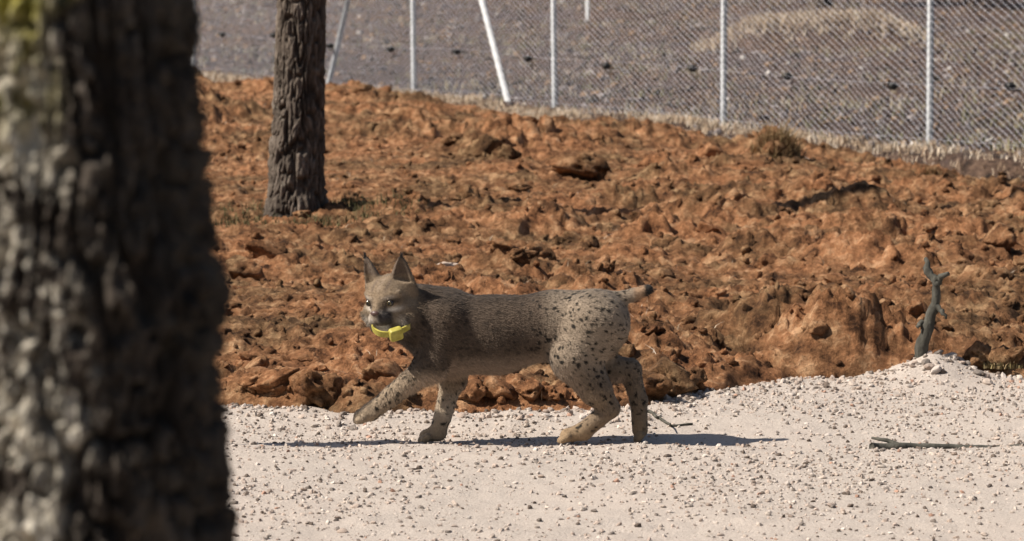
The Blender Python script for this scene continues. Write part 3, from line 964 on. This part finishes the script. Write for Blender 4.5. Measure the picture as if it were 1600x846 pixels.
def sd_ell(p, c, r, M=None):
    q = p - np.array(c, np.float32)
    if M is not None:
        q = q @ M
    r = np.array(r, np.float32)
    k0 = np.sqrt(((q / r) ** 2).sum(-1))
    k1 = np.sqrt(((q / (r * r)) ** 2).sum(-1)) + 1e-6
    return k0 * (k0 - 1) / k1

def smin(a, b, k):
    h = np.clip(0.5 + 0.5 * (b - a) / k, 0, 1)
    return b + (a - b) * h - k * h * (1 - h)

# head frame: r to the viewer's right, f out of the face, u up
HC = P(609, 461, -0.075)
th = R(27)
HF = np.array([-math.sin(th), -math.cos(th), -0.16]); HF /= np.linalg.norm(HF)
HR = np.array([math.cos(th), -math.sin(th), 0.05]); HR -= HF * (HR @ HF); HR /= np.linalg.norm(HR)
HU = np.cross(HR, HF); HU = HU if HU[2] > 0 else -HU
HM = np.stack([HR, HF, HU], 1).astype(np.float32)        # columns r, f, u

def lynx_sdf(p):
    p = p.astype(np.float32)
    C = lambda a, b, r1, r2, ys=1.0: sd_cone(p, a, b, r1 * K, r2 * K, ys)
    # trunk of the body: deep chest, tucked belly, strong loins
    d = C(P(706, 516), P(775, 517), 64, 60, 1.32)
    d = smin(d, C(P(775, 516), P(865, 503), 59, 52, 1.28), 0.03)
    d = smin(d, C(P(865, 501), P(935, 496), 53, 50, 1.15), 0.03)
    d = smin(d, C(P(676, 512, -0.005), P(706, 520), 46, 58, 1.2), 0.03)
    # withers and neck
    d = smin(d, C(P(700, 474), P(660, 470, -0.02), 30, 32), 0.04)
    d = smin(d, C(P(688, 498, -0.005), P(634, 484, -0.045), 46, 38), 0.035)
    d = smin(d, C(P(650, 500, -0.04), P(612, 490, -0.085), 38, 28), 0.03)
    # near foreleg, reaching forward
    leg = C(P(694, 490, -0.058), P(672, 566, -0.085), 32, 27)
    leg = smin(leg, C(P(676, 562, -0.085), P(612, 612, -0.07), 22, 15), 0.02)
    leg = smin(leg, C(P(614, 611, -0.07), P(580, 637, -0.07), 15, 13.5), 0.012)
    leg = smin(leg, C(P(580, 637, -0.07), P(563, 645, -0.072), 14, 11), 0.01)
    d = smin(d, leg, 0.03)
    # far foreleg, planted
    leg = C(P(704, 520, 0.045), P(708, 586, 0.065), 34, 23)
    leg = smin(leg, C(P(707, 584, 0.065), P(692, 645, 0.045), 18, 13.5), 0.015)
    leg = smin(leg, C(P(692, 643, 0.045), P(684, 668, 0.04), 13.5, 13), 0.01)
    leg = smin(leg, C(P(685, 670, 0.04), P(665, 675, 0.04), 13, 10), 0.012)
    d = smin(d, leg, 0.03)
    # near hind leg: big thigh, knee forward, hock back, foot forward on the ground
    leg = C(P(928, 498, -0.05), P(900, 552, -0.058), 52, 41, 1.1)
    leg = smin(leg, C(P(898, 550, -0.062), P(930, 602, -0.066), 38, 26), 0.02)
    leg = smin(leg, C(P(930, 602, -0.066), P(954, 631, -0.062), 24, 15), 0.015)
    leg = smin(leg, C(P(953, 633, -0.062), P(912, 667, -0.058), 14.5, 14), 0.014)
    leg = smin(leg, C(P(912, 668, -0.058), P(886, 674, -0.062), 13.5, 11), 0.012)
    d = smin(d, leg, 0.025)
    # far hind leg, stretched back, on its toes
    leg = C(P(935, 505, 0.05), P(915, 565, 0.07), 46, 34)
    leg = smin(leg, C(P(915, 568, 0.07), P(984, 572, 0.065), 30, 18.5), 0.02)
    leg = smin(leg, C(P(984, 572, 0.065), P(998, 620, 0.045), 16.5, 13.5), 0.014)
    leg = smin(leg, C(P(998, 620, 0.045), P(1000, 666, 0.04), 13.5, 12.5), 0.01)
    d = smin(d, leg, 0.025)
    # stub tail
    t_ = C(P(958, 464), P(990, 454, 0.0), 14, 9.5)
    t_ = smin(t_, C(P(990, 454), P(1012, 446, 0.0), 9, 8), 0.012)
    d = smin(d, t_, 0.02)
    # toes
    for (px, py, dy, rr_, fx, fy, n_) in ((563, 648, -0.072, 6.2, -8, 3, 4), (665, 677, 0.035, 6.2, -9, 5, 4), (884, 677, -0.062, 6.2, -10, 5, 4), (998, 674, 0.04, 6.2, -5, 6, 4)):
        for q in range(n_):
            oy = (q - 1.5) * 0.017
            dd = sd_cone(p, P(px + abs(q - 1.5) * 2, py, dy + oy), P(px + fx + abs(q - 1.5) * 3, py + fy, dy + oy * 1.1), rr_ * K, rr_ * 0.85 * K)
            d = smin(d, dd, 0.006)
    # head
    E = lambda c, r: sd_ell(p, HC + HM @ np.array(c, np.float32), r, HM)
    H = lambda c: HC + HM @ np.array(c, np.float32)
    h = E((0, -0.02, 0.012), (0.078, 0.085, 0.068))
    h = smin(h, E((0, 0.03, 0.012), (0.062, 0.055, 0.050)), 0.02)
    h = smin(h, sd_cone(p, H((0, 0.045, -0.022)), H((0, 0.092, -0.034)), 0.036, 0.024), 0.02)
    h = smin(h, sd_cone(p, H((0, 0.05, 0.02)), H((0, 0.10, -0.016)), 0.022, 0.013), 0.012)
    h = smin(h, sd_cone(p, H((-0.017, 0.09, -0.045)), H((0.017, 0.09, -0.045)), 0.019, 0.019), 0.01)
    h = smin(h, E((0, 0.068, -0.066), (0.021, 0.024, 0.014)), 0.008)
    for s_ in (-1, 1):
        h = smin(h, E((s_ * 0.062, 0.018, -0.045), (0.034, 0.030, 0.042)), 0.02)       # cheek ruff
        h = smin(h, sd_cone(p, H((s_ * 0.066, 0.012, -0.06)), H((s_ * 0.082, 0.0, -0.105)), 0.022, 0.007), 0.015)
        h = smin(h, sd_cone(p, H((s_ * 0.022, 0.066, 0.026)), H((s_ * 0.058, 0.045, 0.030)), 0.012, 0.010), 0.010)   # brow
        h = np.maximum(h, -(sd_ell(p, H((s_ * 0.043, 0.082, 0.006)), (0.015, 0.014, 0.010), HM)))    # eye socket
    d = smin(d, h, 0.03)
    # ears: flattened cones hollowed in front
    for s_ in (-1, 1):
        b0, b1 = H((s_ * 0.052 - 0.006, -0.012, 0.045)), H((s_ * 0.068 - 0.012, -0.012, 0.145))
        ax = (b1 - b0); L = np.linalg.norm(ax); ax = ax / L
        out = HF * 0.8 + HR * s_ * 0.45
        out = out - ax * (out @ ax); out /= np.linalg.norm(out)
        sx = np.cross(ax, out)
        q = p - b0.astype(np.float32)
        c = q @ ax.astype(np.float32); a = q @ sx.astype(np.float32); b_ = q @ out.astype(np.float32)
        tt = np.clip(c / L, -0.3, 1)
        w = 0.044 * np.clip(1 - tt, 0, 1.1) ** 0.75 + 0.004
        t2 = 0.55 * w
        e = (np.sqrt((a / w) ** 2 + (b_ / t2) ** 2) - 1) * t2
        e = np.maximum(e, np.maximum(c - L, -c - 0.03))
        wi = 0.72 * w
        inner = (np.sqrt((a / wi) ** 2 + ((b_ - 0.55 * t2 - 0.004) / (t2 * 0.85)) ** 2) - 1) * t2 * 0.8
        inner = np.maximum(inner, 0.012 - c)
        e = np.maximum(e, -inner)
        d = smin(d, e, 0.010)
    return d

def surface_nets(fn, lo, hi, h):
    n = np.ceil((np.array(hi) - np.array(lo)) / h).astype(int) + 1
    axs = [lo[k] + h * np.arange(n[k]) for k in range(3)]
    G = np.empty(n, np.float32)
    for i in range(0, n[0], 24):
        X, Y, Z = np.meshgrid(axs[0][i:i + 24], axs[1], axs[2], indexing='ij')
        G[i:i + 24] = fn(np.stack([X, Y, Z], -1))
    ins = G < 0
    acc = np.zeros((*(n - 1), 3), np.float32)
    cnt = np.zeros(n - 1, np.float32)
    sl = lambda o, k: slice(o, n[k] - 1 + o)
    corners = [(a, b, c) for a in (0, 1) for b in (0, 1) for c in (0, 1)]
    for c0 in corners:
        for ax in range(3):
            if c0[ax]:
                continue
            c1 = list(c0); c1[ax] = 1
            A = G[sl(c0[0], 0), sl(c0[1], 1), sl(c0[2], 2)]
            B = G[sl(c1[0], 0), sl(c1[1], 1), sl(c1[2], 2)]
            m = (A < 0) != (B < 0)
            t = np.where(m, A / np.where(m, A - B, 1), 0)
            for k in range(3):
                acc[..., k] += np.where(m, c0[k] + (t if k == ax else 0), 0)
            cnt += m
    act = cnt > 0
    idx = -np.ones(n - 1, np.int64)
    idx[act] = np.arange(act.sum())
    ijk = np.argwhere(act)
    V = (ijk + acc[act] / cnt[act][:, None]) * h + np.array(lo)
    F = []
    for ax in range(3):
        u, w = [(1, 2), (2, 0), (0, 1)][ax]
        s0 = [slice(1, n[k] - 1) for k in range(3)]
        s0[ax] = slice(0, n[ax] - 1)
        s1_ = list(s0); s1_[ax] = slice(1, n[ax])
        a, b = ins[tuple(s0)], ins[tuple(s1_)]
        e = np.argwhere(a != b)
        flip = b[a != b]
        off = np.array([1, 1, 1]); off[ax] = 0
        e = e + off
        def cid(du, dw):
            q = e.copy(); q[:, u] += du; q[:, w] += dw
            return idx[q[:, 0], q[:, 1], q[:, 2]]
        quad = np.stack([cid(-1, -1), cid(0, -1), cid(0, 0), cid(-1, 0)], 1)
        quad[flip] = quad[flip][:, ::-1]
        F.append(quad)
    return V, np.concatenate(F)

def sdf_normal(p):
    e = 0.004
    g = np.stack([lynx_sdf(p + np.eye(3)[k] * e) - lynx_sdf(p - np.eye(3)[k] * e) for k in range(3)], 1)
    return g / (np.linalg.norm(g, axis=1)[:, None] + 1e-9)

def fur_color(p, nrm):
    """coat: tawny with shade painted on the front body and sun behind, pale below, dark spots; white and black marks on the face"""
    n = len(p)
    x, y, z = p.T
    hl = (p - HC) @ HM                       # head coordinates
    r_, f_, u_ = hl.T
    head = sstep(0.03, -0.02, lynx_head_d(p))
    base = np.tile([0.08, 0.056, 0.039], (n, 1))  # darkened to paint in the shade on shoulder and flank
    nz = fbm(x * 14, y * 14, z * 14, s=5, o=3)[:, None]
    base = base * (1 + 0.16 * nz)
    legs = sstep(0.27, 0.16, z)[:, None]
    base = base * (1 - legs) + np.array([0.20, 0.143, 0.094]) * legs
    haunch = (sstep(0.08, 0.16, x) * sstep(0.18, 0.3, z))[:, None]
    base = base * (1 - 0.75 * haunch) + np.array([0.315, 0.245, 0.178]) * 0.75 * haunch  # hindquarters painted paler to stand in for sunlight on them
    ff = (sstep(0.2, 0.1, z) * sstep(-0.1, -0.2, x) * sstep(-0.02, 0.02, y))[:, None]
    base = base * (1 - 0.7 * ff) + np.array([0.50, 0.42, 0.33]) * 0.7 * ff
    nf = (sstep(0.28, 0.2, z) * sstep(-0.18, -0.26, x))[:, None]
    base = base * (1 - 0.65 * nf) + np.array([0.36, 0.275, 0.19]) * 0.65 * nf
    paw = sstep(0.09, 0.03, z)[:, None]
    base = base * (1 - paw * 0.5) + np.array([0.34, 0.225, 0.12]) * paw * 0.5
    # pale belly, chest and inside of the legs
    pale = np.clip(sstep(-0.15, -0.75, nrm[:, 2]) * sstep(0.33, 0.27, z) * sstep(0.14, 0.2, z) + 0.0, 0, 1)
    base = base * (1 - 0.6 * pale[:, None]) + np.array([0.40, 0.295, 0.215]) * 0.6 * pale[:, None]
    back = sstep(0.5, 0.95, nrm[:, 2]) * sstep(0.4, 0.46, z)
    base = base * (1 - 0.25 * back[:, None])
    # spots
    q = p * np.array([0.85, 1.0, 1.0])
    q = q + 0.006 * np.stack([vnoise(x * 60, y * 60, z * 60, s=k) for k in range(3)], 1)
    w1, rid = worley3(q, 0.0225, 3)
    spot = sstep(0.0086, 0.0052, w1 + 0.003 * (rid - 0.4))
    w2, rid2 = worley3(q + 0.5, 0.018, 8)
    spot = np.maximum(spot, 0.85 * sstep(0.006, 0.0038, w2) * (rid2 > 0.45))
    where = (1 - head) * (1 - 0.85 * pale) * np.clip(0.45 + 0.55 * sstep(0.0, 0.12, x) + 0.6 * sstep(0.27, 0.2, z), 0, 1) * sstep(0.015, 0.06, z) * sstep(-0.485, -0.45, x)
    col = base * (1 - (0.94 * spot * where)[:, None])
    # tail: tan with a black tip
    tl = sstep(0.40, 0.42, x) * (z > 0.44)
    col = col * (1 - tl[:, None]) + np.array([0.34, 0.22, 0.135]) * tl[:, None]
    tip = sstep(0.435, 0.452, x) * (z > 0.44)
    col = col * (1 - tip[:, None]) + np.array([0.02, 0.017, 0.015]) * tip[:, None]
    # face
    fc = np.tile([0.185, 0.133, 0.085], (n, 1)) * (1 + 0.15 * nz)
    def blend(m, c):
        nonlocal fc
        m = np.clip(m, 0, 1)[:, None]
        fc = fc * (1 - m) + np.array(c) * m
    ar = np.abs(r_)
    front = sstep(0.0, 0.03, f_)
    blend(0.75 * np.exp(-((ar - 0.026) / 0.007) ** 2) * sstep(0.03, 0.05, u_) * front, (0.10, 0.07, 0.05))          # brow stripes
    blend(0.3 * np.exp(-((ar) / 0.008) ** 2) * sstep(0.035, 0.05, u_) * front, (0.3, 0.23, 0.17))
    blend(0.9 * np.exp(-((ar - 0.043) / 0.022) ** 2 - ((u_ + 0.019) / 0.008) ** 2) * front, (0.74, 0.67, 0.58))      # pale under the eyes
    blend(0.6 * np.exp(-((ar - 0.04) / 0.02) ** 2 - ((u_ - 0.022) / 0.006) ** 2) * front, (0.52, 0.44, 0.36))
    blend(0.95 * np.exp(-((ar - 0.045) / 0.025) ** 2 - ((u_ - 0.009) / 0.011) ** 2) * front, (0.02, 0.016, 0.014))  # eye line
    blend(0.9 * np.exp(-((ar - 0.025) / 0.008) ** 2) * sstep(0.008, -0.004, u_) * sstep(-0.036, -0.02, u_) * front, (0.05, 0.036, 0.028))
    muz = np.exp(-((ar - 0.018) / 0.02) ** 2 - ((u_ + 0.047) / 0.018) ** 2) * sstep(0.06, 0.08, f_)
    blend(0.8 * muz, (0.50, 0.45, 0.39))
    blend(0.95 * np.exp(-((ar) / 0.020) ** 2 - ((u_ + 0.059) / 0.0075) ** 2) * sstep(0.05, 0.075, f_), (0.012, 0.010, 0.010))   # mouth
    blend(0.95 * sstep(0.004, 0.016, r_) * sstep(0.05, 0.036, r_) * sstep(-0.075, -0.06, u_) * sstep(-0.018, -0.03, u_) * sstep(0.055, 0.075, f_), (0.022, 0.018, 0.018))  # mouth dark spread over one side, painting the muzzle's shaded side
    blend(0.9 * sstep(-0.066, -0.072, u_) * sstep(0.035, 0.02, ar) * sstep(0.03, 0.05, f_), (0.72, 0.68, 0.60))      # chin
    blend(0.7 * np.exp(-((ar - 0.07) / 0.02) ** 2) * sstep(-0.03, -0.06, u_), (0.42, 0.38, 0.33))                    # ruff
    blend(0.85 * np.exp(-((ar - 0.084) / 0.006) ** 2) * sstep(-0.03, -0.05, u_), (0.03, 0.025, 0.02))
    ear = sstep(0.075, 0.09, u_)
    inner = sstep(0.1, 0.5, nrm @ HF)
    blend(ear * (1 - inner), (0.085, 0.065, 0.05))
    blend(ear * inner, (0.12, 0.085, 0.06))
    blend(sstep(0.13, 0.145, u_), (0.02, 0.016, 0.014))
    col = col * (1 - head[:, None]) + fc * head[:, None]
    return np.clip(col, 0.005, 0.9)

def lynx_head_d(p):
    q = (p - HC) @ HM
    a = np.sqrt((q[:, 0] / 1.0) ** 2 + ((q[:, 1] - 0.025) / 1.0) ** 2 + (q[:, 2] / 1.1) ** 2) - 0.105
    e = np.maximum(0.06 - q[:, 2], np.abs(q[:, 0]) - 0.13)
    return np.minimum(a, e)

lv, lf = surface_nets(lynx_sdf, P(530, 700, -0.24) * np.array([1, 1, 0]) + np.array([0, 0, -0.03]), P(1045, 370, 0.17) * np.array([1, 1, 1]), 0.0045)
ln_ = sdf_normal(lv)
lynx = empty('lynx', (L0[0], L0[1], -0.014), 'spotted tawny lynx wearing a yellow collar walking along the gravel edge', 'lynx')
m, nt, b = new_mat('lynx coat', 0.8, 0.15)
g = ramp(nt, nnoise(nt, 150, 4, 0.7), [(0.25, (0.72, 0.72, 0.72)), (0.75, (1.22, 1.22, 1.22))])
nt.links.new(mix(nt, 1.0, tint(nt), g, 'MULTIPLY'), b.inputs['Base Color'])
bump(nt, b, nnoise(nt, 220, 3, 0.7), 0.5, 0.004)
b.inputs['Sheen Weight'].default_value = 0.12
b.inputs['Sheen Roughness'].default_value = 0.5
M_FUR = m
obj('body', mesh_np('body', lv, lf, colors=fur_color(lv, ln_)), M_FUR, parent=lynx)

# fur: short strands combed back along the body and down the legs
rng = np.random.default_rng(51)
fa, fb, fc_ = lv[lf[:, 0]], lv[lf[:, 1]], lv[lf[:, 2]]
area = np.linalg.norm(np.cross(fb - fa, fc_ - fa), axis=1)
NF = 95000
pick = rng.choice(len(lf), NF, p=area / area.sum())
uv = rng.random((NF, 2, 1))
root = fa[pick] + (fb - fa)[pick] * uv[:, 0] + (lv[lf[:, 3]] - fa)[pick] * uv[:, 1]
nr = ln_[lf[pick, 0]]
hl = (root - HC) @ HM
isH = lynx_head_d(root) < 0
flow = np.tile([0.9, 0.0, -0.45], (NF, 1))
lg = sstep(0.27, 0.18, root[:, 2])[:, None]
flow = flow * (1 - lg) + np.array([0.25, 0, -1.0]) * lg
hflow = (-HF * 0.55 + (hl[:, :1] * 6) * HR + (hl[:, 2:] * 4 - 0.25) * HU)
flow = np.where(isH[:, None], hflow, flow)
flow = flow - nr * (flow * nr).sum(1)[:, None]
flow = flow / (np.linalg.norm(flow, axis=1)[:, None] + 1e-6) + rng.normal(0, 0.22, (NF, 3))
lenf = rng.uniform(0.006, 0.012, NF) * (1 - 0.2 * sstep(0.02, 0.1, root[:, 0]))
lenf = np.where(isH, lenf * 0.55, lenf)
lenf = np.where(isH & (hl[:, 2] < -0.03) & (np.abs(hl[:, 0]) > 0.055), lenf * 3.0, lenf)
lenf = np.where((nr[:, 2] < -0.5) & (root[:, 2] > 0.18) & ~isH, lenf * 1.7, lenf)
lenf = np.where(root[:, 2] < 0.1, lenf * 0.55, lenf)
ok = ~(isH & (hl[:, 1] > 0.055) & (np.hypot(np.abs(hl[:, 0]) - 0.043, hl[:, 2] - 0.004) < 0.014))
root, nr, flow, lenf = root[ok], nr[ok], flow[ok], lenf[ok]
tipv = root + (flow * 0.85 + nr * 0.42) * lenf[:, None]
side = np.cross(flow, nr)
side = side / (np.linalg.norm(side, axis=1)[:, None] + 1e-6) * 0.0011
rootc = fur_color(root, nr) * rng.uniform(0.72, 1.3, (len(root), 1))
V = np.stack([root - side - nr * 0.001, root + side - nr * 0.001, tipv], 1).reshape(-1, 3)
Cc = np.repeat(rootc, 3, 0)
# black ear tufts
tv, tc_ = [], []
for s_ in (-1, 1):
    b1 = HC + HM @ np.array((s_ * 0.068 - 0.012, -0.012, 0.138))
    for k in range(26):
        t = b1 + HU * rng.uniform(0.012, 0.028) + HR * (s_ * 0.006 + rng.normal(0, 0.005)) + HF * rng.normal(0, 0.005)
        s2 = HR * 0.0014
        bb = b1 + HR * rng.normal(0, 0.003) + HF * rng.normal(0, 0.003)
        tv += [bb - s2, bb + s2, t]
        tc_ += [(0.015, 0.012, 0.011)] * 3
V = np.concatenate([V, np.array(tv)])
Cc = np.concatenate([Cc, np.array(tc_)])
obj('fur', mesh_np('fur', V, np.arange(len(V)).reshape(-1, 3), smooth=False, colors=Cc), M_FUR, parent=lynx, kind='stuff')

# eyes, nose
m, nt, b = new_mat('amber eye', 0.12, 0.5)
tc = nt.nodes.new('ShaderNodeTexCoord')
vm = nt.nodes.new('ShaderNodeVectorMath'); vm.operation = 'DOT_PRODUCT'
vm.inputs[1].default_value = tuple(HF)
nrmz = nt.nodes.new('ShaderNodeVectorMath'); nrmz.operation = 'NORMALIZE'
nt.links.new(tc.outputs['Object'], nrmz.inputs[0])
nt.links.new(nrmz.outputs[0], vm.inputs[0])
nt.links.new(ramp(nt, vm.outputs['Value'], [(0.74, (0.02, 0.015, 0.012)), (0.8, (0.14, 0.105, 0.04)), (0.86, (0.11, 0.08, 0.03)), (0.89, (0.006, 0.005, 0.005))]), b.inputs['Base Color'])
M_EYE = m
m, nt, b = new_mat('damp nose leather', 0.4, 0.4)
nt.links.new(ramp(nt, nnoise(nt, 300, 3), [(0.3, (0.05, 0.028, 0.024)), (0.7, (0.11, 0.06, 0.05))]), b.inputs['Base Color'])
M_NOSE = m
v, f = ico(3)
for s_ in (-1, 1):
    e = obj('eye', mesh_np('eye', v * 0.0115, f), M_EYE, parent=lynx)
    e.location = Vector(HC + HM @ np.array((s_ * 0.041, 0.0695, 0.004)))
v, f = ico(3)
v = v * np.array([0.016, 0.010, 0.010])
v[:, 0] *= np.where(v[:, 2] < 0, 1 + v[:, 2] / 0.010 * 0.6, 1)
o = obj('nose', mesh_np('nose', v @ HM.T.astype(float), f), M_NOSE, parent=lynx)
o.location = Vector(HC + HM @ np.array((0, 0.110, -0.022)))

# collar: a yellow strap round the neck with a transmitter box hanging under the throat
m, nt, b = new_mat('yellow collar', 0.5, 0.4)
nt.links.new(ramp(nt, nnoise(nt, 60, 4), [(0.3, (0.28, 0.235, 0.03)), (0.7, (0.42, 0.37, 0.08))]), b.inputs['Base Color'])
M_COLLAR = m
fr, bk = P(583, 507, -0.13), P(664, 458, 0.0)
cc = (fr + bk) / 2
ea = (fr - bk) / 2
eb = np.array([0.03, -0.075, -0.042])
nn = np.cross(ea, eb); nn /= np.linalg.norm(nn)
N = 48
V, F = [], []
for k in range(N):
    t = 2 * math.pi * k / N
    p0 = cc + ea * math.cos(t) + eb * math.sin(t)
    rad_ = p0 - cc; rad_ /= np.linalg.norm(rad_)
    for (a, w) in ((0.003, -0.011), (0.003, 0.011), (-0.003, 0.011), (-0.003, -0.011)):
        V.append(p0 + rad_ * a + nn * w)
for k in range(N):
    for j in range(4):
        k2, j2 = (k + 1) % N, (j + 1) % 4
        F.append((k * 4 + j, k * 4 + j2, k2 * 4 + j2, k2 * 4 + j))
collar = obj('collar', mesh_np('collar', V, F, smooth=False), M_COLLAR, parent=lynx)
# box with rounded edges
t = 1.15
bc = cc + (ea * math.cos(t) + eb * math.sin(t)) * 1.06
ax1 = -ea * math.sin(t) + eb * math.cos(t); ax1 /= np.linalg.norm(ax1)
ax3 = np.cross(ax1, nn)
v, f = ico(3)
v = np.sign(v) * np.abs(v) ** 0.35
v = v * np.array([0.023, 0.022, 0.014])
obj('transmitter_box', mesh_np('transmitter_box', v @ np.stack([ax1, nn, ax3], 0) + bc, f), M_COLLAR, parent=collar)
